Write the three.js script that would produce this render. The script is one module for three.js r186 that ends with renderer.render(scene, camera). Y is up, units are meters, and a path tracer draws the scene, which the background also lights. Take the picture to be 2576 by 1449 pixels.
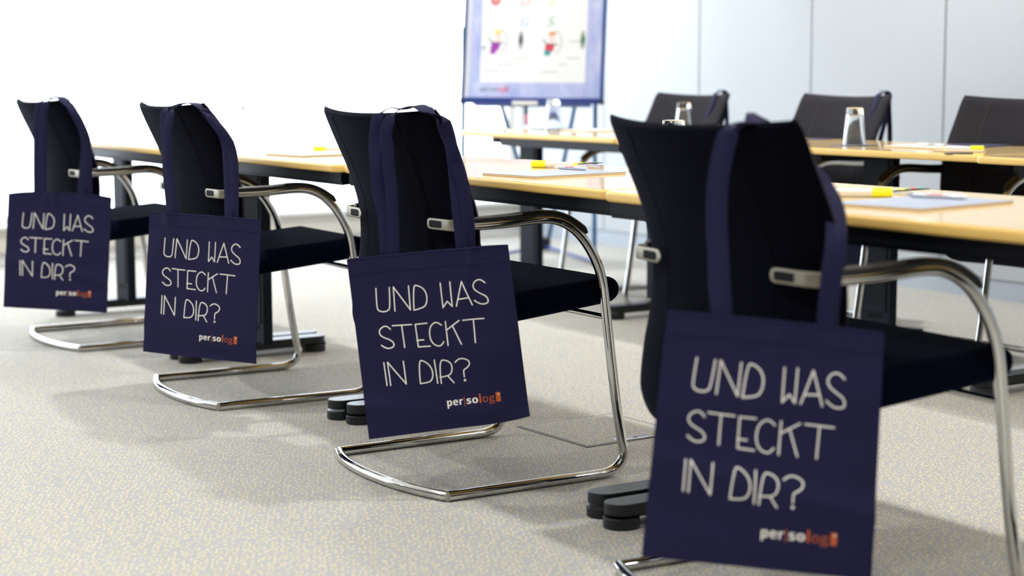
import * as THREE from 'three';
import { RoundedBoxGeometry } from 'three/addons/geometries/RoundedBoxGeometry.js';
import { mergeGeometries, mergeVertices, toCreasedNormals } from 'three/addons/utils/BufferGeometryUtils.js';

// ---------------------------------------------------------------- camera, sky, exposure
const scene = new THREE.Scene();
const camera = new THREE.PerspectiveCamera(2 * Math.atan(724.5 / 4347.7) * 180 / Math.PI, 2576 / 1449, 0.05, 200);
{
  const yaw = 0.55637, pitch = 0.12136, roll = -0.00365;
  const fw = new THREE.Vector3(Math.sin(yaw) * Math.cos(pitch), -Math.sin(pitch), -Math.cos(yaw) * Math.cos(pitch));
  const r0 = new THREE.Vector3(Math.cos(yaw), 0, Math.sin(yaw)), u0 = new THREE.Vector3().crossVectors(r0, fw);
  const rt = r0.clone().multiplyScalar(Math.cos(roll)).addScaledVector(u0, Math.sin(roll));
  const up = u0.clone().multiplyScalar(Math.cos(roll)).addScaledVector(r0, -Math.sin(roll));
  camera.position.set(0, 0.9905, 0);
  camera.quaternion.setFromRotationMatrix(new THREE.Matrix4().makeBasis(rt, up, fw.clone().negate()));
  camera.focus = 4.5;
  camera.userData.fStop = 2.4;
  scene.add(camera);
}
const SKY = 3.8;                      // overcast daylight outside the window wall
scene.background = new THREE.Color().setRGB(0.90 * SKY, 0.98 * SKY, 1.08 * SKY);
const LAMP = 12;                      // candela of each ceiling downlight
const renderer = new THREE.WebGLRenderer({ antialias: true });
renderer.toneMapping = THREE.LinearToneMapping;
renderer.toneMappingExposure = 1.28;
renderer.shadowMap.enabled = true;

// ---------------------------------------------------------------- helpers
const V = (x, y, z) => new THREE.Vector3(x, y, z);
let seed = 7;
const rnd = () => { seed = (seed * 1664525 + 1013904223) >>> 0; return seed / 4294967296; };
const names = {};
function numbered(n) { const b = n.replace(/_\d{3}$/, ''), k = names[b] ?? 0; names[b] = k + 1; return k ? b + '_' + String(k).padStart(3, '0') : b; }
function thing(name, label, category, pos = [0, 0, 0], turn = 0, group) {
  const o = new THREE.Group(); o.name = numbered(name); scene.add(o);
  o.position.set(...pos); o.rotation.y = turn; o.userData = { label, category }; if (group) o.userData.group = group;
  return o;
}
function part(name, geo, mat, parent, label) {
  const m = new THREE.Mesh(geo, mat); m.name = name; m.castShadow = m.receiveShadow = true; parent.add(m);
  if (label) m.userData.label = label;
  return m;
}
function struct(name, geo, mat, parent = scene) {
  const m = part(name, geo, mat, parent); if (parent === scene) m.userData.kind = 'structure'; return m;
}
function copy(src, pos, turn, label) {
  const c = src.clone(); c.name = numbered(src.name); scene.add(c); c.position.set(...pos); c.rotation.y = turn; c.userData = { ...src.userData, label };
  return c;
}
const rbox = (w, h, d, x = 0, y = 0, z = 0, r = 0.002) => new RoundedBoxGeometry(w, h, d, 2, Math.min(r, w / 2.01, h / 2.01, d / 2.01)).translate(x, y, z);
const box = (w, h, d, x = 0, y = 0, z = 0) => new THREE.BoxGeometry(w, h, d).translate(x, y, z);
// profile [[a, b] ...] (closed) carried along a path; normals[i] is the direction of a, T x N that of b
function sweep(path, profile, normalAt, { scaleAt } = {}) {
  const n = profile.length, m = path.length, pos = [], nor = [], uv = [], idx = []; let len = 0;
  const per = [0], en = []; for (let j = 0; j < n; j++) { const p = profile[j], q = profile[(j + 1) % n], l = Math.hypot(q[0] - p[0], q[1] - p[1]) || 1e-9; per.push(per[j] + l); en.push([(q[1] - p[1]) / l, -(q[0] - p[0]) / l]); }
  const pn = profile.map((_, j) => { const e = en[j], f = en[(j + n - 1) % n], x = e[0] + f[0], y = e[1] + f[1], l = Math.hypot(x, y) || 1; return [x / l, y / l]; });
  for (let i = 0; i < m; i++) {
    const T = path[Math.min(i + 1, m - 1)].clone().sub(path[Math.max(i - 1, 0)]).normalize();
    let N = (typeof normalAt === 'function' ? normalAt(i, T) : normalAt).clone(); N.addScaledVector(T, -N.dot(T)).normalize();
    const B = V().crossVectors(T, N), s = scaleAt ? scaleAt(i / (m - 1)) : 1;
    if (i) len += path[i].distanceTo(path[i - 1]);
    for (let j = 0; j <= n; j++) { const p = profile[j % n], c = pn[j % n], q = path[i].clone().addScaledVector(N, p[0] * s).addScaledVector(B, p[1] * s), k = V().addScaledVector(N, c[0]).addScaledVector(B, c[1]); pos.push(q.x, q.y, q.z); nor.push(k.x, k.y, k.z); uv.push(per[j], len); }
  }
  const w = n + 1;
  for (let i = 0; i < m - 1; i++) for (let j = 0; j < n; j++) { const a = i * w + j, b = a + 1, c = a + w, d = c + 1; idx.push(a, b, c, b, d, c); }
  const cap = (i, sgn) => { const c0 = pos.length / 3, T = path[i ? m - 1 : 1].clone().sub(path[i ? m - 2 : 0]).normalize().multiplyScalar(sgn); for (let j = 0; j < n; j++) { const k = (i * w + j) * 3; pos.push(pos[k], pos[k + 1], pos[k + 2]); nor.push(T.x, T.y, T.z); uv.push(profile[j][0], profile[j][1]); } for (let j = 1; j < n - 1; j++) sgn < 0 ? idx.push(c0, c0 + j + 1, c0 + j) : idx.push(c0, c0 + j, c0 + j + 1); };
  cap(0, -1); cap(m - 1, 1);
  const g = new THREE.BufferGeometry(); g.setAttribute('position', new THREE.Float32BufferAttribute(pos, 3)); g.setAttribute('normal', new THREE.Float32BufferAttribute(nor, 3)); g.setAttribute('uv', new THREE.Float32BufferAttribute(uv, 2)); g.setIndex(idx);
  return g;
}
const circle = (r, n = 16) => Array.from({ length: n }, (_, i) => [r * Math.cos(i / n * 2 * Math.PI), r * Math.sin(i / n * 2 * Math.PI)]);
function rrect(w, h, r, n = 4) {                                         // closed rounded rectangle, a: w, b: h
  const o = []; for (const [cx, cy, a0] of [[w / 2 - r, h / 2 - r, 0], [-w / 2 + r, h / 2 - r, 1], [-w / 2 + r, -h / 2 + r, 2], [w / 2 - r, -h / 2 + r, 3]])
    for (let i = 0; i <= n; i++) { const a = (a0 + i / n) * Math.PI / 2; o.push([cx + r * Math.cos(a), cy + r * Math.sin(a)]); }
  return o;
}
const spline = (pts, n, t = 'centripetal') => new THREE.CatmullRomCurve3(pts, false, t).getSpacedPoints(n);
function rshape(x0, z0, x1, z1, r = 0.02, rr) {                           // rounded rectangle in x, z; rr: [r at (x0,z0), (x1,z0), (x1,z1), (x0,z1)]
  const q = rr ?? [r, r, r, r], s = new THREE.Shape();
  s.moveTo(x0 + q[0], z0); s.lineTo(x1 - q[1], z0); s.absarc(x1 - q[1], z0 + q[1], q[1], -Math.PI / 2, 0);
  s.lineTo(x1, z1 - q[2]); s.absarc(x1 - q[2], z1 - q[2], q[2], 0, Math.PI / 2);
  s.lineTo(x0 + q[3], z1); s.absarc(x0 + q[3], z1 - q[3], q[3], Math.PI / 2, Math.PI);
  s.lineTo(x0, z0 + q[0]); s.absarc(x0 + q[0], z0 + q[0], q[0], Math.PI, Math.PI * 1.5);
  return s;
}
function slab(shape, y0, y1, bevel = 0.002, seg = 12) {                   // a flat shape in x, z between two heights
  const g = new THREE.ExtrudeGeometry(shape, { depth: y1 - y0 - 2 * bevel, bevelEnabled: bevel > 0, bevelThickness: bevel, bevelSize: bevel, bevelOffset: -bevel, bevelSegments: 3, curveSegments: seg });
  g.rotateX(Math.PI / 2).translate(0, y1 - bevel, 0);                     // shape y becomes world z, extrusion points down
  return g;
}
function canvasTex(w, h, draw, srgb = true) {
  const c = document.createElement('canvas'); c.width = w; c.height = h; draw(c.getContext('2d'), w, h);
  const t = new THREE.CanvasTexture(c); if (srgb) t.colorSpace = THREE.SRGBColorSpace; t.magFilter = THREE.LinearFilter; t.anisotropy = 8; return t;
}
function noiseTex(size, fn, rep = [1, 1]) {
  const d = new Uint8Array(size * size * 4); for (let y = 0; y < size; y++) for (let x = 0; x < size; x++) { const v = Math.max(0, Math.min(255, 255 * fn(x, y))), k = (y * size + x) * 4; d[k] = d[k + 1] = d[k + 2] = v; d[k + 3] = 255; }
  const t = new THREE.DataTexture(d, size, size); t.wrapS = t.wrapT = THREE.RepeatWrapping; t.magFilter = THREE.LinearFilter; t.minFilter = THREE.LinearFilter; t.repeat.set(...rep); t.needsUpdate = true; return t;
}
const std = (r, g, b, rough = 0.6, metal = 0, extra = {}) => { const m = new THREE.MeshPhysicalMaterial({ roughness: rough, metalness: metal, ...extra }); m.color.setRGB(r, g, b); return m; };

// ---------------------------------------------------------------- materials
const weave = noiseTex(128, (x, y) => 0.5 + 0.28 * Math.sin(x * Math.PI / 4) * Math.cos(y * Math.PI / 4) + 0.22 * (rnd() - 0.5));
const weaveAt = (rep) => { const t = weave.clone(); t.repeat.set(rep, rep); t.needsUpdate = true; return t; };
const M = {
  chrome: std(0.64, 0.635, 0.62, 0.06, 1),
  satin: std(0.27, 0.25, 0.205, 0.45, 1),
  fabric: std(0.0020, 0.0024, 0.0056, 0.95, 0, { specularIntensity: 0.06, bumpMap: weaveAt(30), bumpScale: 0.0006, sheen: 1, sheenRoughness: 0.5, sheenColor: new THREE.Color().setRGB(0.09, 0.10, 0.15) }),
  cushion: std(0.026, 0.025, 0.031, 0.95, 0, { specularIntensity: 0.2, bumpMap: weaveAt(30), bumpScale: 0.0006 }),
  seat: std(0.0024, 0.0042, 0.0135, 0.95, 0, { specularIntensity: 0.05, bumpMap: weaveAt(30), bumpScale: 0.0006, sheen: 0.3, sheenRoughness: 0.5, sheenColor: new THREE.Color().setRGB(0.03, 0.08, 0.25) }),
  inset: std(0.004, 0.004, 0.005, 0.7, 0, { specularIntensity: 0.25 }),
  seam: std(0.05, 0.048, 0.055, 0.9),
  padBlack: std(0.006, 0.006, 0.007, 0.32),
  rubber: std(0.013, 0.013, 0.015, 0.6),
  legBlack: std(0.010, 0.012, 0.015, 0.36, 0, { specularIntensity: 0.7 }),
  legDark: std(0.010, 0.0135, 0.021, 0.55, 0, { specularIntensity: 0.2 }),
  apron: std(0.003, 0.004, 0.008, 0.4, 0, { specularIntensity: 0.3 }),
  bag: std(0.0140, 0.0130, 0.052, 0.75, 0, { specularIntensity: 0.35, bumpMap: weaveAt(80), bumpScale: 0.0002 }),
  wallWhite: std(0.7, 0.72, 0.74, 0.55),
  wallPanel: std(0.46, 0.495, 0.53, 0.45),
  plinth: std(0.42, 0.47, 0.54, 0.4),
  gap: std(0.05, 0.075, 0.07, 0.7),
  ceiling: std(0.82, 0.82, 0.80, 0.9),
  wallWarm: std(0.11, 0.10, 0.085, 0.8),
  sill: std(0.66, 0.63, 0.57, 0.6),
  frameWhite: std(0.8, 0.8, 0.8, 0.4),
  glass: std(1, 1, 1, 0.0, 0, { transmission: 1, thickness: 0, ior: 1.5 }),
  tumbler: std(0.98, 1, 1, 0.0, 0, { transmission: 1, thickness: 0.05, ior: 1.5 }),
  edge: std(0.88, 0.58, 0.17, 0.35),
  blue: std(0.004, 0.03, 0.20, 0.4),
  blueThin: std(0.004, 0.085, 0.22, 0.5),
  white: std(0.82, 0.81, 0.78, 0.45),
  paper: std(0.83, 0.82, 0.78, 0.85),
  paperEdge: std(0.70, 0.58, 0.42, 0.85),
  paperBlue: std(0.36, 0.41, 0.54, 0.3),
  navyCard: std(0.05, 0.05, 0.12, 0.4),
  yellow: std(0.95, 0.96, 0.02, 0.4),
  red: std(0.62, 0.03, 0.05, 0.4), green: std(0.25, 0.45, 0.12, 0.4), teal: std(0.1, 0.4, 0.38, 0.4),
  black: std(0.008, 0.008, 0.009, 0.4),
  silver: std(0.55, 0.56, 0.6, 0.25, 0.85),
  clear: std(0.85, 0.86, 0.87, 0.15, 0),
};
// carpet: grey loop pile with short ochre dashes in loose rows
const carpet = canvasTex(2048, 2048, (g, w) => {
  g.fillStyle = 'rgb(158,159,160)'; g.fillRect(0, 0, w, w);
  for (let i = 0; i < 90000; i++) { const v = 145 + rnd() * 40; g.fillStyle = `rgba(${v - 6},${v - 6},${v - 5},0.5)`; g.fillRect(rnd() * w, rnd() * w, 3, 3); }
  const st = 15.6, n = Math.round(w / st);
  for (let i = 0; i < n; i++) for (let j = 0; j < n; j++) {
    if (rnd() < 0.18) continue;
    const x = (i + (j % 2) * 0.5 + (rnd() - 0.5) * 0.6) * w / n, y = (j + (rnd() - 0.5) * 0.6) * w / n, a = (rnd() - 0.5) * 0.7 + 0.56;
    g.fillStyle = ['rgb(206,193,146)', 'rgb(213,200,156)', 'rgb(196,182,132)'][Math.floor(rnd() * 3)];
    g.beginPath(); g.ellipse(x, y, 4.7, 3.1, a, 0, 7); g.fill();
  }
});
carpet.wrapS = carpet.wrapT = THREE.RepeatWrapping; carpet.repeat.set(1 / 1.7, 1 / 1.7);
const carpetBump = noiseTex(256, () => rnd(), [4, 4]);
M.carpet = new THREE.MeshStandardMaterial({ map: carpet, roughness: 0.95, bumpMap: carpetBump, bumpScale: 0.001 });
// pale beech laminate with fine straight grain
const beech = canvasTex(1024, 1024, (g, w) => {
  g.fillStyle = 'rgb(243,208,138)'; g.fillRect(0, 0, w, w);
  for (let i = 0; i < 2600; i++) { const v = rnd(), x = rnd() * w, y = rnd() * w; g.fillStyle = v < 0.5 ? 'rgba(196,158,100,0.16)' : 'rgba(232,206,160,0.16)'; g.fillRect(x, y, 1 + rnd() * 2, 40 + rnd() * 220); }
});
beech.wrapS = beech.wrapT = THREE.RepeatWrapping;
M.beech = new THREE.MeshPhysicalMaterial({ map: beech, roughness: 0.4, specularIntensity: 0.5, clearcoat: 0.88, clearcoatRoughness: 0.05 });

// ---------------------------------------------------------------- the room
const X0 = -3.2, X1 = 5.85, Z0 = -9.3, Z1 = 3.4, CEIL = 2.8;
{
  const g = new THREE.BoxGeometry(X1 - X0 + 0.6, 0.2, Z1 - Z0 + 0.6).translate((X0 + X1) / 2, -0.1, (Z0 + Z1) / 2);
  const p = g.attributes.position, u = g.attributes.uv; for (let i = 0; i < p.count; i++) u.setXY(i, p.getX(i), p.getZ(i));
  struct('floor', g, M.carpet);
  struct('ceiling', box(X1 - X0 + 0.6, 0.2, Z1 - Z0 + 0.6, (X0 + X1) / 2, CEIL + 0.1, (Z0 + Z1) / 2), M.ceiling);
  // right wall: a row of tall movable panels over a recessed plinth
  const wr = struct('wall_right', box(0.2, CEIL, Z1 - Z0, X1 + 0.12, CEIL / 2, (Z0 + Z1) / 2), M.gap);
  for (let k = -2; k < 11; k++) {                                        // seams at z = -7.478, -6.578, -5.68 ...
    const za = Math.max(-7.478 + 0.899 * k + 0.004, Z0), zb = Math.min(-7.478 + 0.899 * (k + 1) - 0.004, Z1);
    if (zb - za < 0.05) continue;
    part('wall_panel', rbox(0.04, CEIL - 0.1, zb - za, X1 + 0.02, 0.09 + (CEIL - 0.1) / 2, (za + zb) / 2, 0.003), M.wallPanel, wr);
  }
  struct('baseboard_right', box(0.03, 0.088, Z1 - Z0, X1 + 0.02, 0.044, (Z0 + Z1) / 2), M.plinth);
  struct('wall_left', box(0.2, CEIL, Z1 - Z0 + 0.4, X0 - 0.1, CEIL / 2, (Z0 + Z1) / 2), M.wallWarm);
  struct('wall_back', box(X1 - X0 + 0.4, CEIL, 0.2, (X0 + X1) / 2, CEIL / 2, Z1 + 0.1), M.wallWarm);
  // far wall: low parapet, glass above it
  const SILL = 0.21, HEAD = 2.68;
  const wf = struct('wall_far', mergeGeometries([box(X1 - X0 + 0.4, SILL - 0.02, 0.2, (X0 + X1) / 2, (SILL - 0.02) / 2, Z0 - 0.1), box(X1 - X0 + 0.4, CEIL - HEAD, 0.2, (X0 + X1) / 2, (CEIL + HEAD) / 2, Z0 - 0.1), box(0.22, HEAD - SILL + 0.02, 0.2, X1 + 0.11, (HEAD + SILL) / 2, Z0 - 0.1), box(0.2, HEAD - SILL + 0.02, 0.2, X0 - 0.1, (HEAD + SILL) / 2, Z0 - 0.1)]), M.frameWhite);
  part('parapet_panel', box(X1 - X0, 0.14, 0.02, (X0 + X1) / 2, 0.135, Z0 + 0.01), M.sill, wf);
  part('window_sill', rbox(X1 - X0, 0.02, 0.26, (X0 + X1) / 2, SILL - 0.01, Z0 - 0.08), M.frameWhite, wf);
  for (const [a, b, k] of [[X0, 0.6, 1], [0.6, X1, 2]]) {
    const w = struct('window_' + k, box(b - a - 0.08, HEAD - SILL - 0.08, 0.006, (a + b) / 2, (HEAD + SILL) / 2, Z0 - 0.12), M.glass);
    part('window_frame', mergeGeometries([box(0.04, HEAD - SILL, 0.08, a + 0.02, (HEAD + SILL) / 2, Z0 - 0.12), box(0.04, HEAD - SILL, 0.08, b - 0.02, (HEAD + SILL) / 2, Z0 - 0.12), box(b - a, 0.04, 0.08, (a + b) / 2, HEAD - 0.02, Z0 - 0.12), box(b - a, 0.04, 0.08, (a + b) / 2, SILL + 0.02, Z0 - 0.12)]), M.frameWhite, w);
  }
}
// recessed downlights in the ceiling
{
  const ring = new THREE.LatheGeometry([[0.062, 0], [0.085, 0], [0.085, -0.006], [0.066, -0.008], [0.062, 0]].map(([a, b]) => new THREE.Vector2(a, b)), 24);
  const lens = new THREE.CylinderGeometry(0.062, 0.062, 0.003, 24);
  const glow = new THREE.MeshStandardMaterial({ color: 0x000000, roughness: 1, emissive: new THREE.Color().setRGB(1, 0.985, 0.955), emissiveIntensity: 60 });
  for (let i = 0; i < 4; i++) for (let j = 0; j < 5; j++) {
    const t = thing('ceiling_light', 'round recessed downlight set in the white ceiling', 'ceiling light', [-1.9 + i * 2.25, CEIL, -7.9 + j * 2.45], 0, 'recessed ceiling downlights');
    part('trim_ring', ring, M.frameWhite, t);
    part('lens', lens, glow, t).position.y = -0.003;
    const s = new THREE.SpotLight(new THREE.Color().setRGB(1, 0.985, 0.955), LAMP, 0, 1.25, 0.9, 2); s.name = 'downlight'; s.position.set(0, -0.012, 0); s.target.position.set(0, -1, 0); s.castShadow = true; s.shadow.radius = 3;
    t.add(s, s.target);
  }
}

// ---------------------------------------------------------------- cantilever chairs
const HW = 0.2972, WB = 0.2915;
const XE = [[0.3, 0.058], [0.346, 0.046], [0.386, 0.039], [0.466, 0.047], [0.53, 0.06], [0.58, 0.066], [0.62, 0.066], [0.67, 0.061], [0.72, 0.047], [0.754, 0.034], [0.79, 0.018], [0.84, -0.005], [0.88, -0.023], [0.93, -0.045]];
const xeCurve = new THREE.SplineCurve(XE.map(([y, x]) => new THREE.Vector2(y, x)));
function xEdge(y) { for (let i = 0; i < XE.length - 1; i++) if (y <= XE[i + 1][0]) { const p = xeCurve.getPoint((i + (y - XE[i][0]) / (XE[i + 1][0] - XE[i][0])) / (XE.length - 1)); return p.y; } return XE.at(-1)[1]; }
const rearX = (y, s) => xEdge(y) - 0.05 * (1 - s * s);
function backGeometry(side) {
  const NU = 44, NV = 52, Y0 = 0.315, R = 0.07, pos = [], uv = [], idx = [];
  const half = (y) => { let h = HW; if (y < Y0 + R) { const d = Y0 + R - y; h = HW - R + Math.sqrt(Math.max(0, R * R - d * d)); } const dt = y - 0.905; if (dt > 0) h -= 0.004 * dt / 0.014; return h; };
  for (let j = 0; j <= NV; j++) for (let i = 0; i <= NU; i++) {
    const a = -1 + 2 * i / NU, b = -1 + 2 * j / NV, s = Math.sin(a * Math.PI / 2) * 0.55 + a * 0.45, t = Math.sin(b * Math.PI / 2) * 0.45 + b * 0.55;
    const yt = 0.919 - 0.0125 * (1 - s * s), y = Y0 + (yt - Y0) * (t + 1) / 2, h = half(y), z = s * h, sz = z / HW;
    const th = 0.042 * Math.pow(Math.max(0, 1 - Math.pow(Math.abs(s), 9)), 0.5) * Math.pow(Math.max(0, 1 - Math.pow(Math.abs(t), 26)), 0.5);
    const mid = rearX(y, sz) + 0.02;
    pos.push(mid + (side ? th * 0.55 : -th * 0.48), y, z); uv.push(z, y);
  }
  const w = NU + 1;
  for (let j = 0; j < NV; j++) for (let i = 0; i < NU; i++) { const a = j * w + i, b = a + 1, c = a + w, d = c + 1; side ? idx.push(a, b, c, b, d, c) : idx.push(a, c, b, b, c, d); }
  const g = new THREE.BufferGeometry(); g.setAttribute('position', new THREE.Float32BufferAttribute(pos, 3)); g.setAttribute('uv', new THREE.Float32BufferAttribute(uv, 2)); g.setIndex(idx);
  g.computeVertexNormals(); return g;
}
function seamGeometry(front, s) {
  const p = []; for (let i = 0; i <= 30; i++) { const y = 0.33 + i / 30 * 0.565; p.push(V(rearX(y, s) + (front ? 0.0432 : -0.0002), y, s * HW)); }
  return sweep(p, circle(front ? 0.0014 : 0.0008, 6), V(0, 0, 1));
}
function seatGeometry() {
  const g = new RoundedBoxGeometry(0.445, 0.072, 0.525, 8, 0.034), p = g.attributes.position, u = g.attributes.uv;
  for (let i = 0; i < p.count; i++) {
    const x = p.getX(i) + 0.3025, z = p.getZ(i); let y = p.getY(i);
    const crown = y > 0 ? 0.006 * (1 - (z / 0.2625) ** 2) : 0, waist = 1 - 0.15 * Math.max(0, (x - 0.42) / 0.1);
    p.setXYZ(i, x, 0.432 + (x - 0.16) * 0.092 + y * waist + crown, z); u.setXY(i, x, z);
  }
  g.computeVertexNormals(); return toCreasedNormals(g, 1.2);
}
const sidePts = [[0.052, 0.648], [0.15, 0.6495], [0.262, 0.6555], [0.3, 0.652], [0.335, 0.639], [0.368, 0.616], [0.4, 0.579], [0.426, 0.533], [0.4395, 0.49], [0.4475, 0.435], [0.4785, 0.21], [0.497, 0.1], [0.5045, 0.06], [0.499, 0.038], [0.483, 0.022], [0.455, 0.0138], [0.41, 0.0126], [0.25, 0.0126], [0.0, 0.0126]];
const sidePath = (z) => spline(sidePts.map(([x, y]) => V(x, y, z)), 150);
function padGeometry(z) {
  const c = new THREE.CatmullRomCurve3(sidePts.slice(0, 7).map(([x, y]) => V(x, y, z)), false, 'centripetal'), full = c.getSpacedPoints(90), out = [];
  for (let i = 2; i < 88; i++) {
    const p = full[i], T = full[i + 1].clone().sub(full[i - 1]).normalize(), f = (i - 2) / 85, lift = 0.0135 + 0.006 * Math.pow(Math.max(0, (f - 0.8) / 0.2), 2);
    out.push(p.clone().add(V(-T.y, T.x, 0).multiplyScalar(lift)));
    if (p.x > 0.378) break;
  }
  return sweep(out, rrect(0.031, 0.014, 0.006, 4), V(0, 0, 1), { scaleAt: (f) => 0.45 + 0.55 * Math.min(1, Math.min(f, 1 - f) * 22) });
}
function bracketGeometry(s) {
  const pts = [[0.075, 0.2915], [0.056, 0.292], [0.040, 0.287], [0.0285, 0.272], [0.024, 0.245], [0.021, 0.21], [0.018, 0.173]].map(([x, z]) => V(x - 0.001, 0.6485, s * z));
  const path = spline(pts, 40);
  return sweep(path, rrect(0.027, 0.006, 0.0028, 3), V(0, 1, 0), { scaleAt: (f) => f > 0.9 ? Math.sqrt(Math.max(0.02, 1 - ((f - 0.9) / 0.1) ** 2)) : 1 });
}
function insetGeometry(s) {
  const p = []; for (let i = 0; i <= 14; i++) { const f = i / 14, z = 0.246 - f * 0.066; p.push(V(0.0168 + (z - 0.173) * 0.083 - 0.0012, 0.6485, s * z)); }
  return sweep(p, rrect(0.019, 0.004, 0.0018, 3), V(0, 1, 0), { scaleAt: (f) => { const e = Math.min(f, 1 - f) * 5; return e < 1 ? Math.sqrt(Math.max(0.03, 1 - (1 - e) ** 2)) : 1; } });
}
const chairG = {
  back: backGeometry(0), cushion: backGeometry(1), seamR: [-0.56, 0.56].map((q) => seamGeometry(false, q)), seamF: [-0.56, 0.56].map((q) => seamGeometry(true, q)), seat: seatGeometry(),
  side: [-1, 1].map((s) => sweep(sidePath(s * WB), circle(0.0123, 20), V(0, 0, 1))),
  rail: sweep(spline(Array.from({ length: 13 }, (_, i) => { const t = -1 + i / 6; return V(-0.052 * (1 - Math.pow(Math.abs(t), 2.2)), 0.0126, t * WB); }), 60), circle(0.0123, 20), V(0, 1, 0)),
  cross: sweep([V(0.446, 0.405, -WB), V(0.446, 0.405, -0.1), V(0.446, 0.405, 0.1), V(0.446, 0.405, WB)], circle(0.0075, 12), V(0, 1, 0)),
  pad: [-1, 1].map((s) => padGeometry(s * WB)), bracket: [-1, 1].map(bracketGeometry), inset: [-1, 1].map(insetGeometry),
};
function makeChair(label, pos, turn) {
  const t = thing('cantilever_chair', label, 'chair', pos, turn, 'black cantilever chairs along the tables');
  const b = part('backrest', chairG.back, M.fabric, t); for (const g of chairG.seamR) part('seam', g, M.fabric, b);
  const cu = part('back_cushion', chairG.cushion, M.cushion, t, 'dark grey upholstered front of the backrest'); for (const g of chairG.seamF) part('seam', g, M.seam, cu);
  part('seat', chairG.seat, M.seat, t);
  for (const k of [0, 1]) {
    part('side_tube', chairG.side[k], M.chrome, t);
    part('armrest_pad', chairG.pad[k], M.padBlack, t);
    const br = part('back_bracket', chairG.bracket[k], M.satin, t); part('bracket_inset', chairG.inset[k], M.inset, br);
  }
  part('rear_rail', chairG.rail, M.chrome, t); part('seat_crossbar', chairG.cross, M.chrome, t);
  return t;
}
const CH = { 1: [1.952, -2.4725, 0.0626], 2: [1.9707, -3.7472, 0.0053], 3: [1.9575, -5.09, 0.0321], 4: [1.954, -6.4208, -0.0068], 5: [4.8232, -6.2407, 3.2204], 6: [4.9307, -5.352, 3.2422], 7: [4.7608, -4.2481, 3.1455] };
const at = (k) => [CH[k][0], 0, CH[k][1]];
const chair0 = makeChair('nearest black cantilever chair, at the right, behind the largest navy tote bag', at(1), -CH[1][2]);
copy(chair0, at(2), -CH[2][2], 'black cantilever chair in sharp focus mid-row, second nearest, with the tilted navy tote bag');
copy(chair0, at(3), -CH[3][2], 'black cantilever chair third along the near row, second from the left edge of the photo');
copy(chair0, at(4), -CH[4][2], 'black cantilever chair at the far left end of the near row');
copy(chair0, at(5), -CH[5][2], 'black chair across the tables nearest the flipchart, behind two upturned glasses');
copy(chair0, at(6), -CH[6][2], 'black chair across the tables with a navy strap over its corner, behind the clear glass');
copy(chair0, at(7), -CH[7][2], 'black chair across the tables without a bag, cut by the right edge of the photo');

// ---------------------------------------------------------------- conference tables
const TH = 0.744;
function table(name, label, x0, x1, z0, z1, { turn = 0, corners = [0.03, 0.03, 0.03, 0.03], legs = [z0 + 0.045, z1 - 0.045], legSide = [1, -1], apron = [z0 + 0.008, z1 - 0.008], colX = -0.02 } = {}) {
  const cx = (x0 + x1) / 2, cz = (z0 + z1) / 2, t = thing(name, label, 'table', [cx, 0, cz], turn, 'beech conference tables with dark T-legs');
  const a = x0 - cx, b = x1 - cx, c = z0 - cz, d = z1 - cz;
  const band = slab(rshape(a, c, b, d, 0, corners), TH - 0.023, TH - 0.0008, 0.007, 8); part('edge_band', band, M.edge, t);
  const top = slab(rshape(a + 0.005, c + 0.005, b - 0.005, d - 0.005, 0, corners.map((q) => Math.max(0.01, q - 0.004))), TH - 0.003, TH, 0.0005, 8);
  part('tabletop', top, M.beech, t);
  if (apron) {
    const l = apron[1] - apron[0], m = (apron[0] + apron[1]) / 2 - cz;
    const pr = [[0, 0], [0.03, 0], [0.03, -0.034], [0.004, -0.036], [0.004, -0.0285], [0.0, -0.0275]].map(([px, py]) => [px, py]);
    const s = new THREE.Shape(pr.map(([px, py]) => new THREE.Vector2(px, py))), g = new THREE.ExtrudeGeometry(s, { depth: l, bevelEnabled: true, bevelThickness: 0.001, bevelSize: 0.001, bevelOffset: -0.001, bevelSegments: 1 });
    g.translate(a + 0.02, TH - 0.023, m - l / 2); part('apron', g, M.apron, t);
  }
  for (const [k, lz] of legs.entries()) {
    const z = lz - cz, zc = z + legSide[k] * 0.04, xm = (a + b) / 2 + (Array.isArray(colX) ? colX[k] : colX);
    const col = part('column', mergeGeometries([rbox(0.036, TH - 0.078, 0.155, xm, 0.055 + (TH - 0.078) / 2, zc, 0.006), rbox(0.004, TH - 0.16, 0.112, xm - 0.0195, 0.13 + (TH - 0.16) / 2, zc, 0.0015)]), M.legDark, t);
    part('cable_slot', rbox(0.003, 0.014, 0.075, xm - 0.0186, 0.115, zc, 0.0014), M.inset, col);
    part('top_bracket', rbox(0.44, 0.03, 0.05, (a + b) / 2, TH - 0.038, zc, 0.003), M.legDark, t);
    const ft = part('foot', slab(rshape(a - 0.012, z - 0.036, b - 0.045, z + 0.036, 0.036), 0.031, 0.058, 0.003, 12), M.legBlack, t);
    for (const e of [a - 0.014, b - 0.125]) part('floor_glide', slab(rshape(e, z - 0.039, e + 0.082, z + 0.039, 0.038), 0.0, 0.0255, 0.0025, 12), M.legBlack, ft);
    part('glide_spacer', box(0.5, 0.012, 0.03, (a + b) / 2, 0.028, z), M.black, ft);
  }
  return t;
}
table('conference_table', 'beech table at the left end of the near row, behind the two leftmost chairs', 2.185, 2.785, -7.3, -5.745, { corners: [0.16, 0.16, 0.03, 0.03], legs: [-7.115, -5.79], apron: [-6.78, -5.753] });
table('conference_table', 'beech table of the near row between the tilted tote bag chair and the leftmost pair', 2.18, 2.77, -5.735, -4.455, {});
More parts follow.
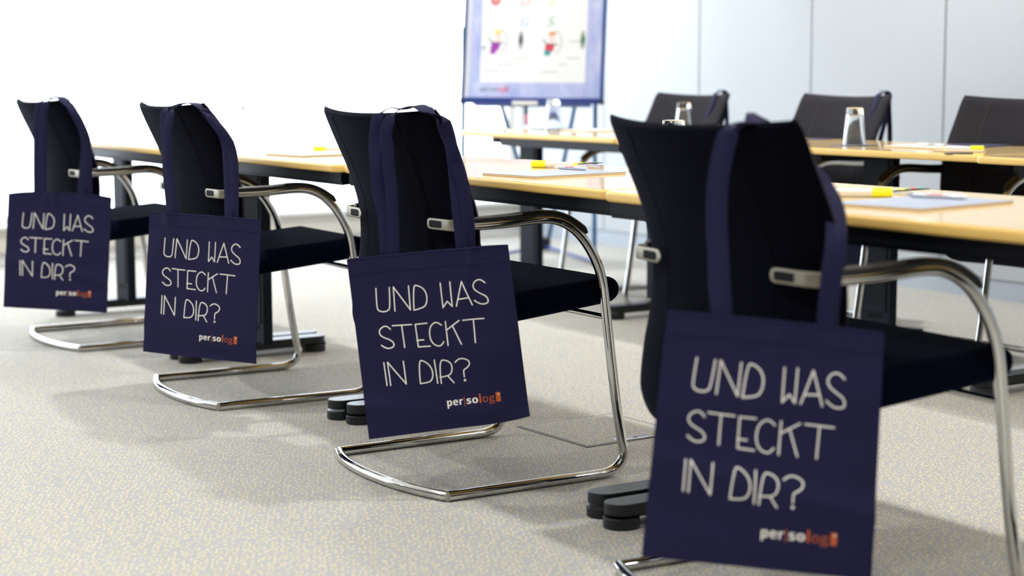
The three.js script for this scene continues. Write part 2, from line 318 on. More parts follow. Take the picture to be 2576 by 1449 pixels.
table('conference_table', 'beech table of the near row carrying the highlighter, silver pen and notepad in focus', 2.187, 2.80, -4.448, -3.105, { turn: -0.012 });
table('conference_table', 'beech table nearest the camera at the right, with a blurred yellow highlighter', 2.155, 2.77, -3.095, -1.75, { turn: 0.004 });
table('conference_table', 'beech table of the far row in front of the flipchart with a pale rounded end', 4.06, 4.68, -7.1, -5.725, { corners: [0.16, 0.16, 0.03, 0.03], legs: [-6.86, -5.77], apron: [-6.66, -5.733]});
table('conference_table', 'beech table of the far row with a clear glass on a dark coaster', 4.055, 4.70, -5.715, -3.795, { legs: [-5.4, -4.605], legSide: [1, -1], apron: null, turn: 0.02, colX: [-0.13, 0.1]});
table('conference_table', 'beech table of the far row cut by the right edge of the photo', 4.03, 4.70, -3.785, -2.45, { apron: [-3.62, -2.5]});
const TOPY = TH + 0.0003;

// ---------------------------------------------------------------- tote bags
const STROKES = [[157,196,148,306,154,330,183,342,217,337,231,314,240,198],[257,344,265,198,353,345,359,200],[375,349,386,199,416,202,450,224,466,267,457,318,432,342,375,349],[555,202,554,352,584,316,611,350,615,200],[637,351,687,203,735,352],[654,309,720,305],[829,224,811,204,781,201,755,223,754,257,789,285,828,306,838,337,824,353,780,353,752,327],
  [214,450,198,429,172,428,146,447,143,473,164,495,213,517,229,545,213,563,174,565,148,541],[230,430,348,434],[287,433,289,568],[443,436,371,436,373,574,446,577],[369,534,411,535],[530,457,509,436,483,438,457,464,449,516,460,558,487,581,517,582,532,559],[557,438,556,584],[642,439,562,488],[599,473,639,584],[666,439,795,442],[730,441,725,584],
  [149,647,151,786],[174,789,172,646,270,791,270,651],[357,799,361,656,395,661,432,697,443,743,432,783,407,799,357,799],[460,664,463,809],[485,812,485,668,536,672,566,704,557,755,531,772,482,774],[531,772,563,816],[586,691,607,671,641,672,671,689,674,712,656,732,632,743,630,763,631,787],[632,806,633,810]];
const CURVY = new Set([0, 2, 6, 7, 12, 20, 22, 24]);
const bagPrint = canvasTex(1000, 1100, (g) => {
  g.fillStyle = 'rgb(32,31,66)'; g.fillRect(0, 0, 1000, 1100);
  g.strokeStyle = g.fillStyle = 'rgb(246,244,236)'; g.lineWidth = 8; g.lineCap = g.lineJoin = 'round';
  STROKES.forEach((s, k) => {
    const p = []; for (let i = 0; i < s.length; i += 2) p.push([s[i], s[i + 1]]);
    g.beginPath(); g.moveTo(...p[0]);
    if (CURVY.has(k)) { for (let i = 1; i < p.length - 1; i++) { const e = i === p.length - 2 ? p[i + 1] : [(p[i][0] + p[i + 1][0]) / 2, (p[i][1] + p[i + 1][1]) / 2]; g.quadraticCurveTo(...p[i], ...e); } }
    else for (const q of p.slice(1)) g.lineTo(...q);
    g.stroke();
  });
  g.beginPath(); g.arc(632, 808, 8, 0, 7); g.fill();
  g.font = 'bold 62px sans-serif'; const put = (t, x, w) => { const m = g.measureText(t).width; g.save(); g.translate(x, 956); g.scale(w / m, 1); g.fillText(t, 0, 0); g.restore(); };
  put('per', 500, 104); put('so', 622, 78);
  g.fillStyle = 'rgb(196,98,52)'; g.fillRect(611, 908, 4, 60); g.fillRect(705, 902, 11, 57); g.font = '62px sans-serif'; put('og', 722, 78);
  g.fillRect(808, 904, 29, 58); g.fillStyle = 'rgb(240,215,190)'; g.beginPath(); g.arc(826, 916, 6, 0, 7); g.fill();
});
M.bagPrint = new THREE.MeshPhysicalMaterial({ map: bagPrint, roughness: 0.75, specularIntensity: 0.35, sheen: 0.5, sheenRoughness: 0.3, sheenColor: new THREE.Color().setRGB(0.10, 0.10, 0.16), bumpMap: weaveAt(30), bumpScale: 0.0002 });
const BAGS = {
  1: {"o":[1.8757,0.1543,-2.2256],"c":[[-0.1353,0.4462,-0.0811],[0.18,0.4068,0.1079],[0.1695,-0.022,0.1016],[-0.1695,0.022,-0.1016]],"AL":[[-0.059,0.438,-0.035],[-0.059,0.487,-0.043],[-0.056,0.544,-0.05],[-0.054,0.6,-0.058],[-0.045,0.671,-0.064],[-0.035,0.713,-0.064],[-0.022,0.747,-0.062],[-0.006,0.76,-0.055],[0.009,0.758,-0.045]],"AR":[[0.094,0.423,0.057],[0.092,0.51,0.068],[0.1,0.56,0.068],[0.125,0.612,0.035],[0.134,0.656,-0.013],[0.114,0.706,-0.054],[0.086,0.746,-0.086]],"BL":[[-0.052,0.437,-0.031],[-0.052,0.487,-0.039],[-0.05,0.544,-0.046],[-0.049,0.6,-0.053],[-0.041,0.671,-0.058],[-0.031,0.713,-0.058],[-0.019,0.747,-0.056],[-0.004,0.76,-0.049],[0.01,0.757,-0.04]],"BR":[[0.102,0.422,0.061],[0.098,0.51,0.072],[0.107,0.556,0.07],[0.133,0.608,0.038],[0.141,0.654,-0.006],[0.121,0.706,-0.046],[0.092,0.746,-0.078]]},
  2: {"o":[1.9792,0.171,-3.4617],"c":[[-0.1975,0.4016,-0.1294],[0.116,0.4354,0.076],[0.1583,0.023,0.1037],[-0.1583,-0.023,-0.1037]],"AL":[[-0.106,0.413,-0.07],[-0.106,0.486,-0.071],[-0.108,0.564,-0.074],[-0.112,0.615,-0.077],[-0.114,0.662,-0.078],[-0.117,0.69,-0.081],[-0.107,0.725,-0.075],[-0.092,0.745,-0.065],[-0.071,0.754,-0.05],[-0.052,0.752,-0.035]],"AR":[[0.027,0.429,0.017],[0.02,0.511,0.013],[0.014,0.589,0.01],[0.003,0.642,0.019],[-0.008,0.693,0.019],[-0.022,0.724,0.019],[-0.047,0.739,0.019],[-0.05,0.751,-0.027]],"BL":[[-0.12,0.411,-0.079],[-0.119,0.51,-0.094],[-0.126,0.563,-0.106],[-0.125,0.614,-0.113],[-0.125,0.653,-0.12],[-0.119,0.705,-0.124],[-0.112,0.731,-0.123],[-0.095,0.747,-0.116],[-0.082,0.751,-0.108],[-0.067,0.746,-0.099]],"BR":[[0.041,0.43,0.027],[0.037,0.498,0.028],[0.027,0.569,0.025],[0.014,0.624,0.02],[-0.006,0.679,0.016],[-0.031,0.722,0.016],[-0.051,0.739,0.008]]},
  3: {"o":[1.9042,0.1595,-4.8418],"c":[[-0.094,0.4342,-0.1235],[0.1354,0.42,0.1779],[0.1171,-0.0088,0.1538],[-0.1171,0.0088,-0.1538]],"AL":[[-0.045,0.43,-0.059],[-0.047,0.472,-0.058],[-0.051,0.54,-0.057],[-0.056,0.58,-0.058],[-0.058,0.633,-0.056],[-0.058,0.681,-0.053],[-0.051,0.718,-0.047],[-0.041,0.741,-0.039],[-0.031,0.751,-0.031],[-0.018,0.757,-0.02],[0.002,0.758,-0.003]],"AR":[[0.069,0.425,0.091],[0.074,0.502,0.082],[0.076,0.554,0.075],[0.077,0.594,0.07],[0.077,0.633,0.063],[0.072,0.659,0.058],[0.054,0.69,0.057],[0.028,0.722,0.057],[0.003,0.749,0.05],[0.002,0.758,-0.003]],"BL":[[-0.052,0.43,-0.068],[-0.051,0.471,-0.071],[-0.054,0.552,-0.079],[-0.053,0.632,-0.086],[-0.054,0.699,-0.092],[-0.052,0.726,-0.093],[-0.044,0.742,-0.09],[-0.03,0.749,-0.081],[-0.012,0.755,-0.069]],"BR":[[0.079,0.425,0.104],[0.084,0.543,0.105],[0.084,0.587,0.104],[0.078,0.63,0.099],[0.06,0.668,0.088],[0.039,0.701,0.076],[0.015,0.733,0.062]]},
  4: {"o":[1.8853,0.1541,-6.1872],"c":[[-0.1306,0.4249,-0.0837],[0.1849,0.4095,0.1185],[0.159,-0.0113,0.1019],[-0.159,0.0113,-0.1019]],"AL":[[-0.025,0.429,-0.016],[-0.022,0.511,-0.015],[-0.019,0.6,-0.014],[-0.016,0.674,-0.012],[-0.01,0.724,-0.009],[0.0,0.753,-0.002],[0.015,0.768,0.008],[0.028,0.775,0.018]],"AR":[[0.094,0.424,0.06],[0.101,0.51,0.063],[0.108,0.569,0.066],[0.107,0.618,0.072],[0.1,0.652,0.072],[0.086,0.688,0.072],[0.049,0.751,0.072],[0.043,0.767,0.026],[0.028,0.775,0.018]],"BL":[[-0.042,0.429,-0.027],[-0.037,0.511,-0.032],[-0.032,0.599,-0.037],[-0.027,0.673,-0.041],[-0.021,0.723,-0.041],[-0.012,0.753,-0.039],[0.003,0.765,-0.03],[0.018,0.767,-0.02]],"BR":[[0.114,0.423,0.073],[0.113,0.511,0.085],[0.112,0.57,0.093],[0.106,0.619,0.097],[0.094,0.656,0.096],[0.071,0.707,0.091],[0.043,0.747,0.083]]},
};
function ribbon(pts, U, n, width = 0.029) {
  const path = spline(pts, 70);
  return sweep(path, rrect(width, 0.0022, 0.001, 1), (i, T) => { const f = Math.abs(T.dot(U)), N = n.clone().lerp(V(0, 1, 0), Math.min(1, f * f * 2)); return V().crossVectors(T, N).normalize(); });
}
// front sheet, back sheet (a pouch open at the top): corners TL TR BR BL, bilinear, with creases running from the handles
function bagSheets(c, n, k, fold) {
  const NU = 56, NV = 60, sheets = [], r = (q) => { const s = Math.sin(q * 127.1 + k * 311.7) * 43758.5453; return s - Math.floor(s); };
  const bump = (u, v) => {
    let d = 0;
    for (let i = 0; i < 7; i++) { const cx = 0.12 + 0.76 * r(i), sl = (r(i + 9) - 0.5) * 0.9, w = 0.025 + 0.03 * r(i + 20), lenv = 0.25 + 0.3 * r(i + 30); d += 0.010 * Math.exp(-(((u - cx - sl * v) / w) ** 2)) * Math.exp(-v / lenv) * (r(i + 40) - 0.25); }
    for (let i = 0; i < 4; i++) { const cy = 0.4 + 0.55 * r(i + 50), sl = (r(i + 60) - 0.5) * 0.5, w = 0.04 + 0.05 * r(i + 70); d += 0.006 * Math.exp(-(((v - cy - sl * u) / w) ** 2)) * (r(i + 80) - 0.4); }
    d += 0.003 * Math.sin(u * 5 + k) * Math.sin(v * 4 + k * 2) * (0.4 + v);
    return d;
  };
  const rise = k === 4 ? 0.012 : 0.003;
  const at = (u, v) => { const a = c[0].clone().lerp(c[1], u), b = c[3].clone().lerp(c[2], u); a.y += rise * (1 - Math.pow(Math.abs(2 * u - 1), 3)); return a.lerp(b, v); };
  for (const back of [0, 1]) {
    const pos = [], uv = [], idx = [];
    for (let j = 0; j <= NV; j++) for (let i = 0; i <= NU; i++) {
      const u = i / NU, v = j / NV, open = 0.0055 * Math.sin(Math.PI * u) ** 0.5 * Math.min(1, (1 - v) * 12);
      const p = at(u, v).addScaledVector(n, bump(u, v) + (back ? -0.001 - open : 0.001 + open * 0.5));
      if (fold && u > 0.7 && v > 0.88) { const q = (u - 0.7) / 0.3, e = Math.max(0, (v - (1 - 0.1 * q)) / 0.1); p.y += 0.012 * q * e; p.addScaledVector(n, 0.012 * q * e); }
      if (v < 0.02 && !back) p.addScaledVector(n, 0.0006 * Math.sin(u * 60));
      pos.push(p.x, p.y, p.z); uv.push(u, 1 - v);
    }
    const w = NU + 1; for (let j = 0; j < NV; j++) for (let i = 0; i < NU; i++) { const a = j * w + i, b = a + 1, e = a + w, d = e + 1; back ? idx.push(a, b, e, b, d, e) : idx.push(a, e, b, b, e, d); }
    const g = new THREE.BufferGeometry(); g.setAttribute('position', new THREE.Float32BufferAttribute(pos, 3)); g.setAttribute('uv', new THREE.Float32BufferAttribute(uv, 2)); g.setIndex(idx); g.computeVertexNormals(); sheets.push(g);
  }
  // hem: a doubled strip along the mouth of the front sheet, with its stitch line
  const strip = (v0, v1, off, th) => { const top = [], m = 40; for (let i = 0; i <= m; i++) { const u = 0.004 + 0.992 * i / m; top.push(at(u, (v0 + v1) / 2).addScaledVector(n, bump(u, (v0 + v1) / 2) + off + 0.0028 * Math.sin(Math.PI * u) ** 0.5)); } return sweep(top, rrect((v1 - v0) * 0.42, th, th * 0.4, 1), V(0, 1, 0)); };
  return { front: sheets[0], back: sheets[1], stitch: strip(0.089, 0.0935, 0.0013, 0.0014), hem: strip(0, 0.012, 0.0012, 0.0016) };
}
function toteBag(k, label) {
  const B = BAGS[k], c = B.c.map((p) => V(...p)), U = c[1].clone().sub(c[0]).setY(0).normalize(), n = V(-U.z, 0, U.x);
  if (n.z < 0) n.negate();
  const t = thing('tote_bag', label, 'tote bag', B.o, 0, 'navy printed tote bags hung on the near chairs');
  const s = bagSheets(c, n, k, k === 2);
  const f = part('front_panel', s.front, M.bagPrint, t, 'navy cotton panel printed with white hand lettering'); part('stitch_line', s.stitch, M.bag, f); part('hem', s.hem, M.bag, f);
  part('back_panel', s.back, M.bag, t);
  const pts = (q, dn) => q.map((p, i) => V(...p).addScaledVector(n, i ? 0 : dn));
  const link = { 1: [[[0.045, 0.766, -0.075]], [[0.049, 0.768, -0.066]]], 2: [[], [[-0.055, 0.755, -0.04]]], 3: [[], [[0.012, 0.757, 0.0]]], 4: [[], [[0.034, 0.772, 0.03]]] }[k];
  const loop = (L, R, mid, dn) => { const a = L.slice(), b = R.slice().reverse(); const p = pts(a, dn); p.unshift(p[0].clone().add(V(0, -0.045, 0)).addScaledVector(n, -0.001)); for (const m of mid) p.push(V(...m)); const q = b.map((x) => V(...x)); if (q[0].distanceTo(p.at(-1)) < 0.012) q.shift(); q.at(-1).addScaledVector(n, dn); q.push(q.at(-1).clone().add(V(0, -0.045, 0))); return ribbon([...p, ...q], U, n); };
  
  part('handle', loop(B.AL, B.AR, link[0], -0.001), M.bag, t);
  part('handle', loop(B.BL, B.BR, link[1], -0.005), M.bag, t);
  return t;
}
toteBag(1, 'large out-of-focus navy tote bag hanging on the nearest chair at the right');
toteBag(2, 'sharply focused navy tote bag hanging askew, its lower right corner turned up');
toteBag(3, 'navy tote bag on the third chair of the near row, half turned away, lettering crisp');
toteBag(4, 'smallest blurred navy tote bag on the leftmost chair');
// two more hang behind chairs of the far row; only their handles show over the corners
function farBag(k, label, zc, lean) {
  const t = thing('tote_bag', label, 'tote bag', at(k), -CH[k][2]); t.userData.group = 'navy tote bags behind the far chairs';
  const c = [[-0.1, 0.6, zc - 0.185], [-0.1, 0.6, zc + 0.185], [-0.1, 0.18, zc + 0.185], [-0.1, 0.18, zc - 0.185]].map((p) => V(...p)), n = V(-1, 0, 0);
  const s = bagSheets(c, n, k, false); part('front_panel', s.front, M.bagPrint, t); part('back_panel', s.back, M.bag, t);
  const U = V(0, 0, 1), z = lean;
  const path = (d) => [[-0.085, 0.59, z + 0.06 + d], [-0.075, 0.7, z + 0.05 + d], [-0.1, 0.87, z + 0.025 + d], [-0.085, 0.915, z + 0.015 + d], [-0.055, 0.924, z + d], [-0.02, 0.912, z - 0.008 + d], [0.005, 0.872, z - 0.022 + d], [0.02, 0.815, z - 0.008 + d], [0.035, 0.745, z - 0.008 + d], [0.06, 0.7, z - 0.03 + d], [0.085, 0.66, z - 0.09 + d], [0.06, 0.62, -0.315], [0.0, 0.6, -0.318], [-0.06, 0.585, -0.3]].map((p) => V(...p));
  part('handle', sweep(spline(path(0), 80), rrect(0.03, 0.0022, 0.001, 1), V(0, 0, 1)), M.bag, t);
  part('handle', sweep(spline([[-0.09, 0.59, z + 0.0], [-0.1, 0.74, z + 0.012], [-0.105, 0.88, z + 0.03], [-0.085, 0.925, z + 0.01], [-0.05, 0.931, z + 0.012]].map((p) => V(...p)), 40), rrect(0.03, 0.0022, 0.001, 1), V(0, 0, 1)), M.bag, t);
  return t;
}
farBag(5, 'navy strap of a tote bag over the chair nearest the flipchart', -0.05, -0.175);
farBag(6, 'navy strap of a tote bag over the chair behind the clear glass on its coaster', -0.05, -0.2);

// ---------------------------------------------------------------- flipchart
{
  const L = V(4.6, 0, -7.9), R = V(5.17, 0, -7.49), K = V(5.37, 0, -8.27), mid = L.clone().lerp(R, 0.5);
  const d = R.clone().sub(L).normalize(), nrm = V(-d.z, 0, d.x);                      // nrm faces the camera side
  if (nrm.z < 0) nrm.negate();
  const t = thing('flipchart', 'blue-framed flipchart easel with a printed poster, by the white panelled wall', 'flipchart', [mid.x, 0, mid.z], Math.atan2(-d.z, d.x));
  const w = L.distanceTo(R), hb = 0.853, H = 1.0, W = 0.762;                                // local: x along the board, z towards the viewer
  const poster = canvasTex(1024, 1374, (g, cw, ch) => {
    g.fillStyle = 'rgb(186,198,232)'; g.fillRect(0, 0, cw, ch);
    for (let i = 0; i < 900; i++) { const v = rnd(); g.fillStyle = v < 0.4 ? 'rgba(120,146,214,0.10)' : v < 0.7 ? 'rgba(232,232,244,0.12)' : 'rgba(196,184,220,0.10)'; g.beginPath(); g.ellipse(rnd() * cw, rnd() * ch, 20 + rnd() * 40, 40 + rnd() * 120, (rnd() - 0.5) * 0.5, 0, 7); g.fill(); }
    g.fillStyle = 'rgb(214,220,230)'; g.fillRect(0, 0, 36, ch);
    const x0 = 118, x1 = 906, y1 = ch - 130; g.fillStyle = 'rgb(238,239,241)'; g.fillRect(x0, 110, x1 - x0, y1 - 110);
    const P = (x, y) => [(x - 1166) / 352 * cw, ch - (250 - y) / 250 * (ch * 0.55)];   // layout in the photograph's proportions
    const txt = (s, x, y, size, col, font = 'italic serif') => { g.fillStyle = col; const [st, fam] = font.split(' '); g.font = `${st} ${size}px ${fam}`; g.textAlign = 'center'; g.fillText(s, ...P(x, y)); };
    txt('D', 1314, 14, 110, 'rgb(226,140,140)'); txt('I', 1383, 14, 110, 'rgb(232,206,90)'); txt('G', 1315, 66, 100, 'rgb(120,160,205)'); txt('S', 1382, 66, 100, 'rgb(90,170,120)');
    g.textAlign = 'left';
    g.strokeStyle = 'rgb(190,40,60)'; g.lineWidth = 14; g.fillStyle = 'rgb(220,150,160)'; g.beginPath(); const [hx, hy] = P(1240, 0); g.ellipse(hx, hy, 30, 34, 0.3, 0, 7); g.fill(); g.stroke();
    const archer = (x, y, body, legs, hair) => {
      g.fillStyle = body; g.beginPath(); g.moveTo(...P(x - 17, y + 14)); g.lineTo(...P(x + 8, y + 14)); g.lineTo(...P(x + 2, y + 34)); g.lineTo(...P(x - 19, y + 32)); g.fill();
      g.fillStyle = legs; g.beginPath(); g.moveTo(...P(x - 19, y + 30)); g.lineTo(...P(x - 2, y + 30)); g.lineTo(...P(x - 5, y + 43)); g.lineTo(...P(x - 20, y + 43)); g.fill();
      g.fillStyle = 'rgb(246,214,214)'; g.beginPath(); const [a, b] = P(x, y); g.ellipse(a, b, 30, 40, 0, 0, 7); g.fill();
      g.fillStyle = hair; g.beginPath(); g.ellipse(a - 2, b - 36, 30, 13, -0.1, 0, 7); g.fill();
      g.strokeStyle = 'rgb(90,96,104)'; g.lineWidth = 5; g.beginPath(); g.arc(a - 40, b + 30, 110, -0.95, 0.95); g.stroke();
      g.lineWidth = 9; g.strokeStyle = 'rgb(60,70,72)'; g.beginPath(); g.moveTo(...P(x - 24, y + 2)); g.lineTo(...P(x - 16, y + 14)); g.lineTo(...P(x + 16, y + 16)); g.stroke();
    };
    archer(1250, 92, 'rgb(150,60,170)', 'rgb(150,60,170)', 'rgb(236,206,80)'); archer(1390, 96, 'rgb(214,56,80)', 'rgb(40,150,160)', 'rgb(206,140,50)');
    for (const [x, y, col] of [[1309, 100, 'rgb(80,80,96)'], [1468, 100, 'rgb(60,120,70)']]) { g.strokeStyle = col; g.lineWidth = 9; g.beginPath(); const [a, b] = P(x, y); g.ellipse(a, b, 13, 62, 0, 0, 7); g.stroke(); g.beginPath(); g.ellipse(a, b, 5, 30, 0, 0, 7); g.stroke(); }
    g.strokeStyle = 'rgb(130,140,135)'; g.lineWidth = 5; g.beginPath(); g.moveTo(...P(1432, 104)); g.lineTo(...P(1462, 103)); g.stroke();
    for (const [x, y, n] of [[1292, 146, 38], [1252, 162, 38], [1220, 178, 38], [1428, 146, 34], [1405, 162, 28], [1366, 180, 40]]) { g.strokeStyle = 'rgb(150,158,158)'; g.lineWidth = 9; g.setLineDash([9, 7]); g.beginPath(); g.moveTo(...P(x, y)); g.lineTo(...P(x + n, y)); g.stroke(); g.setLineDash([]); }
    g.font = 'bold 40px sans-serif'; g.fillStyle = 'rgb(74,84,130)'; g.fillText('per|so', ...P(1208, 229)); const m = g.measureText('per|so').width; g.fillStyle = 'rgb(206,70,90)'; const q = P(1208, 229); g.fillText('log', q[0] + m, q[1]); g.fillRect(q[0] + m + g.measureText('log').width + 6, q[1] - 34, 16, 36);
  });
  const lean = new THREE.Group(); lean.position.set(0.02, hb, 0.0); lean.rotation.set(-0.19, -0.14, -0.008, 'YXZ');
  const mm = (name, geo, mat, label) => { const m = part(name, geo.applyMatrix4(new THREE.Matrix4().compose(lean.position, new THREE.Quaternion().setFromEuler(lean.rotation), V(1, 1, 1))), mat, t, label); return m; };
  mm('board', rbox(W - 0.01, H - 0.01, 0.016, 0, H / 2, -0.004, 0.003), M.white);
  const fr = mm('board_frame', mergeGeometries([rbox(W, 0.03, 0.03, 0, 0.015, 0, 0.005), rbox(W, 0.03, 0.03, 0, H - 0.015, 0, 0.005), rbox(0.018, H, 0.03, -W / 2 + 0.009, H / 2, 0, 0.005), rbox(0.018, H, 0.03, W / 2 - 0.009, H / 2, 0, 0.005)]), M.blue);
  mm('poster', rbox(W - 0.03, H - 0.036, 0.002, 0, H / 2, 0.006, 0.0008), (() => { const g = new THREE.MeshStandardMaterial({ map: poster, roughness: 0.6 }); return g; })());
  for (const s of [-1, 1]) mm('corner_cap', rbox(0.024, 0.03, 0.034, s * (W / 2 - 0.008), 0.012, 0, 0.008), M.black);
  mm('pen_tray', rbox(0.62, 0.012, 0.07, 0.01, -0.012, 0.03, 0.004), M.blue); mm('tray_lip', rbox(0.135, 0.02, 0.006, -0.02, -0.01, 0.07, 0.002), M.white);
  const tube = (name, a, b, r, mat) => part(name, sweep([a, a.clone().lerp(b, 0.5), b], circle(r, 12), V(0.3, 0.2, 1)), mat, t);
  const loc = (v) => V(v.clone().sub(mid).dot(d), v.y, v.clone().sub(mid).dot(nrm)), l = loc(L), r = loc(R), k = loc(K);
  tube('leg', l.clone().setY(0.01), V(l.x + 0.01, hb + 0.4, -0.115), 0.0115, M.blueThin); tube('leg', r.clone().setY(0.01), V(r.x + 0.005, hb + 0.4, -0.07), 0.0115, M.blueThin);
  tube('rear_leg', V(k.x - 0.025, 0.08, k.z), V(-0.236, hb + 0.3, -0.09), 0.0115, M.blueThin); tube('rear_leg', V(k.x + 0.02, 0.08, k.z), V(0.307, hb + 0.3, -0.09), 0.0115, M.blueThin);
  tube('base_bar', k.clone().setY(0.028), r.clone().setY(0.018), 0.009, M.blue); tube('base_bar', k.clone().setY(0.028), l.clone().setY(0.018), 0.009, M.blue);
  part('hub', rbox(0.06, 0.075, 0.05, k.x, 0.045, k.z, 0.012), M.legBlack, t);
  for (const q of [l, r]) part('foot_cap', new THREE.CylinderGeometry(0.012, 0.014, 0.02, 16).translate(q.x, 0.01, q.z), M.rubber, t);
  const mk = thing('marker_pen', 'red and black marker pen hanging from the flipchart tray', 'marker', [0, 0, 0]);
  const p = mid.clone().addScaledVector(d, -0.005).addScaledVector(nrm, 0.055);
  mk.position.set(p.x, 0.74, p.z); part('barrel', new THREE.CylinderGeometry(0.009, 0.008, 0.06, 14).translate(0, 0.03, 0), M.red, mk); part('cap', new THREE.CylinderGeometry(0.01, 0.0105, 0.046, 14).translate(0, 0.083, 0), M.black, mk);
}

// ---------------------------------------------------------------- things on the tables
const glassG = (() => {
  const H = 0.132, o = [[0, H], [0.027, H], [0.0295, H - 0.003], [0.031, H - 0.02], [0.0405, 0.001], [0.0400, 0], [0.0382, 0], [0.0377, 0.001], [0.0235, H - 0.026], [0.019, H - 0.031], [0, H - 0.0325]].reverse();
  return new THREE.LatheGeometry(o.map(([a, b]) => new THREE.Vector2(a, b)), 48);
})();
function tumbler(label, x, z, on = 0.003, s = 1) {
  const g = new THREE.Mesh(glassG, M.tumbler); g.name = numbered('water_glass'); g.position.set(x, TOPY + on, z); g.scale.setScalar(s); g.castShadow = true; g.userData = { label, category: 'glass', group: 'upturned water glasses' }; scene.add(g); return g;
}
function coaster(label, x, z, turn, w = 0.16, d = 0.13) { const t = new THREE.Mesh(slab(rshape(-w / 2, -d / 2, w / 2, d / 2, 0.004), 0, 0.0026, 0.0006, 4), M.navyCard); t.name = numbered('paper_coaster'); t.position.set(x, TOPY, z); t.rotation.y = turn; t.userData = { label, category: 'coaster', group: 'dark coasters under glasses' }; t.castShadow = t.receiveShadow = true; scene.add(t); return t; }
coaster('dark square coaster under the glass at the left end of the near row', 2.76, -6.42, 0.2);
tumbler('overexposed upturned glass against the window on the near row at left', 2.76, -6.42, 0.003);
coaster('coaster under the upturned glass before the nearest chair\'s backrest top', 2.725, -3.61, 0.1);
tumbler('nearest upturned glass, its base just showing over the front chair back', 2.735, -3.6);
coaster('dark coaster under the clear glass on the far row', 4.30, -4.60, -0.15, 0.13, 0.115);
tumbler('clear upturned glass in the middle of the far row before a strapped chair', 4.29, -4.59);
coaster('dark coaster on the far table in front of the flipchart', 4.52, -6.88, 0.1, 0.2, 0.14);
tumbler('upturned glass standing before the flipchart tray', 4.525, -6.9, 0.003, 1.05);
coaster('coaster under the glass in front of the chair nearest the flipchart', 4.62, -6.0, 0.1);
tumbler('upturned glass in front of the chair nearest the flipchart', 4.62, -6.01);
coaster('small navy coaster at the back of the far table, left of the clear glass', 4.60, -5.13, 0.3, 0.1, 0.09);

function notepad(label, x, z, turn, cover, w = 0.30, d = 0.212, h = 0.0055) {
  const t = thing('notepad', label, 'notepad', [x, TOPY, z], turn, 'notepads on the tables');
  part('pages', rbox(w, h - 0.0012, d, 0, (h - 0.0012) / 2, 0, 0.0006), M.paperEdge, t); part('cover', rbox(w + 0.001, 0.0012, d + 0.001, 0, h - 0.0006, 0, 0.0005), cover, t);
  return t;
}
notepad('grey-blue notepad with the silver pen on it, in focus on the near row', 2.418, -3.682, 0.14, M.paperBlue);
notepad('blurred grey-blue notepad on the table nearest the camera', 2.43, -2.41, 0.16, M.paperBlue);
notepad('pale notepad on the near row between the second and third chairs from the left', 2.44, -5.08, 0.14, M.paper);
notepad('white notepad under the white pen on the far row, right of the clear glass', 4.375, -4.31, 0.05, M.paper, 0.16, 0.27);
notepad('white notepad on the far table below the flipchart', 4.52, -6.58, 0.05, M.paper, 0.2, 0.2);
{ const t = new THREE.Mesh(rbox(0.21, 0.004, 0.2, 0, 0.002, 0, 0.001), M.navyCard); t.name = 'folder'; t.position.set(4.60, TOPY, -4.32); t.rotation.y = 0.3; t.userData = { label: 'dark navy folder lying behind the far-row highlighter', category: 'folder' }; t.castShadow = t.receiveShadow = true; scene.add(t); }

function highlighter(label, x, z, turn, y = 0, capRight = true) {
  const t = thing('highlighter', label, 'highlighter', [x, TOPY + 0.0085 + y, z], turn, 'yellow highlighter pens'), s = capRight ? 1 : -1;
  const prof = rrect(0.022, 0.016, 0.006, 4), along = (a, b, sc) => sweep([V(a, 0, 0), V((a + b) / 2, 0, 0), V(b, 0, 0)], prof.map(([p, q]) => [p * sc, q * sc]), V(0, 0, 1));
  part('barrel', along(-s * 0.062, s * 0.022, 0.98), M.white, t); part('cap', mergeGeometries([along(s * 0.021, s * 0.062, 1.06).toNonIndexed(), rbox(0.04, 0.003, 0.007, s * 0.042, 0.0095, 0, 0.001)]), M.yellow, t); part('end_plug', along(-s * 0.062, -s * 0.067, 0.8), M.yellow, t);
  return t;
}
highlighter('white highlighter with yellow cap beside the silver pen, in focus', 2.595, -3.955, -0.95, 0, false);
highlighter('large blurred highlighter with yellow cap on the table nearest the camera', 2.475, -2.625, -0.62);
highlighter('faint pale highlighter on the near row, left of the focused chair', 2.56, -5.26, -0.3, 0, false);
highlighter('highlighter with bright yellow cap on the far row at the right', 4.25, -4.03, -0.95);
function indexTabs(label, x, z, turn) {
  const t = thing('index_tab_strip', label, 'index tabs', [x, TOPY, z], turn, 'strips of coloured index tabs');
  part('card', rbox(0.12, 0.0015, 0.028, 0, 0.004, 0, 0.0005).rotateZ(0.06), M.black, t); let k = 0; for (const m of [M.yellow, M.green, M.red, M.teal]) part('tab', rbox(0.012, 0.0012, 0.026, 0.0 + 0.0135 * k++, 0.0062 + 0.0008 * k, 0, 0.0004), m, t);
  return t;
}
indexTabs('strip of coloured index tabs behind the focused silver pen', 2.73, -4.02, -0.7);
indexTabs('blurred strip of index tabs beside the yellow cap on the nearest table', 2.64, -2.68, -0.5);
const penPrint = canvasTex(256, 64, (g) => { g.fillStyle = 'rgb(222,224,228)'; g.fillRect(0, 0, 256, 64); g.font = 'bold 26px sans-serif'; g.fillStyle = 'rgb(90,92,100)'; g.fillText('per|so', 120, 40); g.fillStyle = 'rgb(200,60,60)'; g.fillText('log', 206, 40); g.fillRect(246, 18, 8, 26); });
const penMat = new THREE.MeshPhysicalMaterial({ map: penPrint, roughness: 0.2, clearcoat: 0.6 });
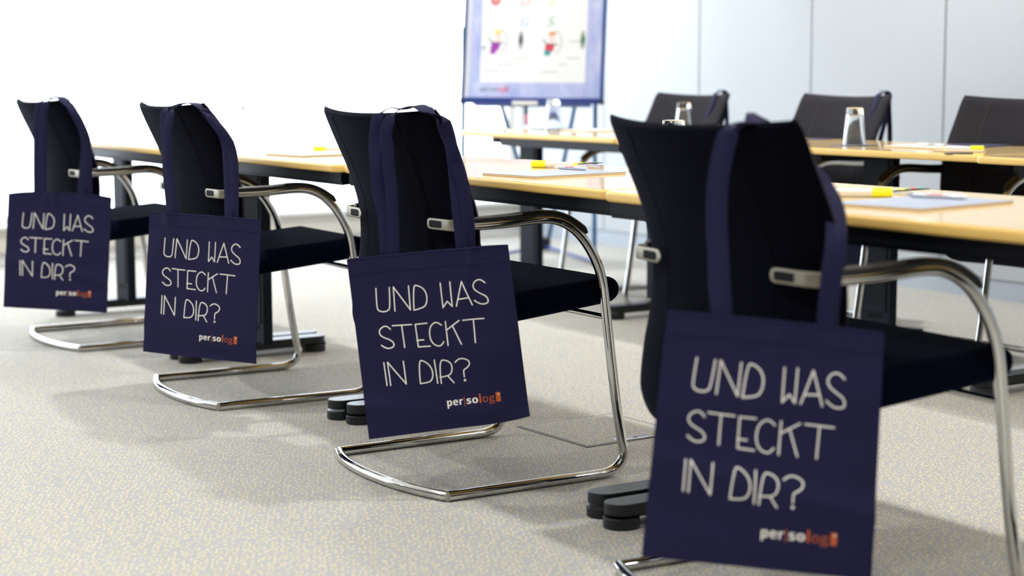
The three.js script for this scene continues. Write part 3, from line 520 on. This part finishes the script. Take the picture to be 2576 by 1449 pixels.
function pen(label, x, z, turn, y) {
  const t = thing('ballpoint_pen', label, 'pen', [x, TOPY + 0.0052 + y, z], turn, 'ballpoint pens on the notepads'), cyl = (r0, r1, a, b) => new THREE.CylinderGeometry(r1, r0, b - a, 18).rotateZ(-Math.PI / 2).translate((a + b) / 2, 0, 0);
  part('barrel', cyl(0.0052, 0.005, -0.045, 0.06), penMat, t); part('tip', cyl(0.001, 0.0052, -0.062, -0.045), M.silver, t); part('push_button', cyl(0.004, 0.0036, 0.06, 0.07), M.clear, t); part('clip', rbox(0.04, 0.0016, 0.004, 0.04, 0.0068, 0, 0.0006), M.clear, t);
  return t;
}
pen('silver pen with tip to the left on the focused notepad', 2.52, -3.765, -1.45, 0.0055);
pen('blurred silver pen on the nearest notepad', 2.51, -2.455, -1.25, 0.0055);
pen('white pen on the far-row notepad, right of the clear glass', 4.36, -4.275, 1.7, 0.0055);
{ const t = new THREE.Mesh(rbox(0.16, 0.005, 0.05, 0, 0.0025, 0, 0.001), M.paperEdge); t.position.set(4.215, TOPY, -4.02); t.rotation.y = -1.05; t.userData = { label: 'light brown card lying in front of the far-row highlighter', category: 'card' }; t.name = 'brown_card'; t.castShadow = t.receiveShadow = true; scene.add(t); }
{ const t = new THREE.Mesh(slab(rshape(-0.05, -0.035, 0.05, 0.035, 0.034), 0, 0.002, 0.0005, 12), M.black); t.name = 'oval_disc'; t.position.set(4.12, TOPY, -3.93); t.userData = { label: 'flat dark oval disc on the far table beside the table joint', category: 'disc' }; t.castShadow = t.receiveShadow = true; scene.add(t); }

// ---------------------------------------------------------------- floor outlet lid under the focused chair
{
  const t = thing('floor_outlet', 'square carpeted floor outlet lid with a small metal flap', 'floor outlet', [2.745, 0, -3.945], 0.03);
  part('lid_frame', mergeGeometries([box(0.34, 0.002, 0.006, 0, 0.001, -0.167), box(0.34, 0.002, 0.006, 0, 0.001, 0.167), box(0.006, 0.002, 0.34, -0.167, 0.001, 0), box(0.006, 0.002, 0.34, 0.167, 0.001, 0)]), std(0.10, 0.105, 0.10, 0.5), t);
  const g = rbox(0.322, 0.003, 0.322, 0, 0.0015, 0, 0.001), p = g.attributes.position, u = g.attributes.uv; for (let i = 0; i < p.count; i++) u.setXY(i, p.getX(i) + 0.31, p.getZ(i) + 0.17); part('lid', g, M.carpet, t);
  const f = part('cable_flap', rbox(0.115, 0.004, 0.035, 0.0, 0.003, 0.146, 0.001), M.silver, t); part('finger_hole', rbox(0.014, 0.003, 0.008, 0.01, 0.0046, 0.15, 0.001), M.black, f);
}

scene.traverse((o) => { if (o.isMesh) { o.castShadow = true; o.receiveShadow = true; } });
renderer.render(scene, camera);
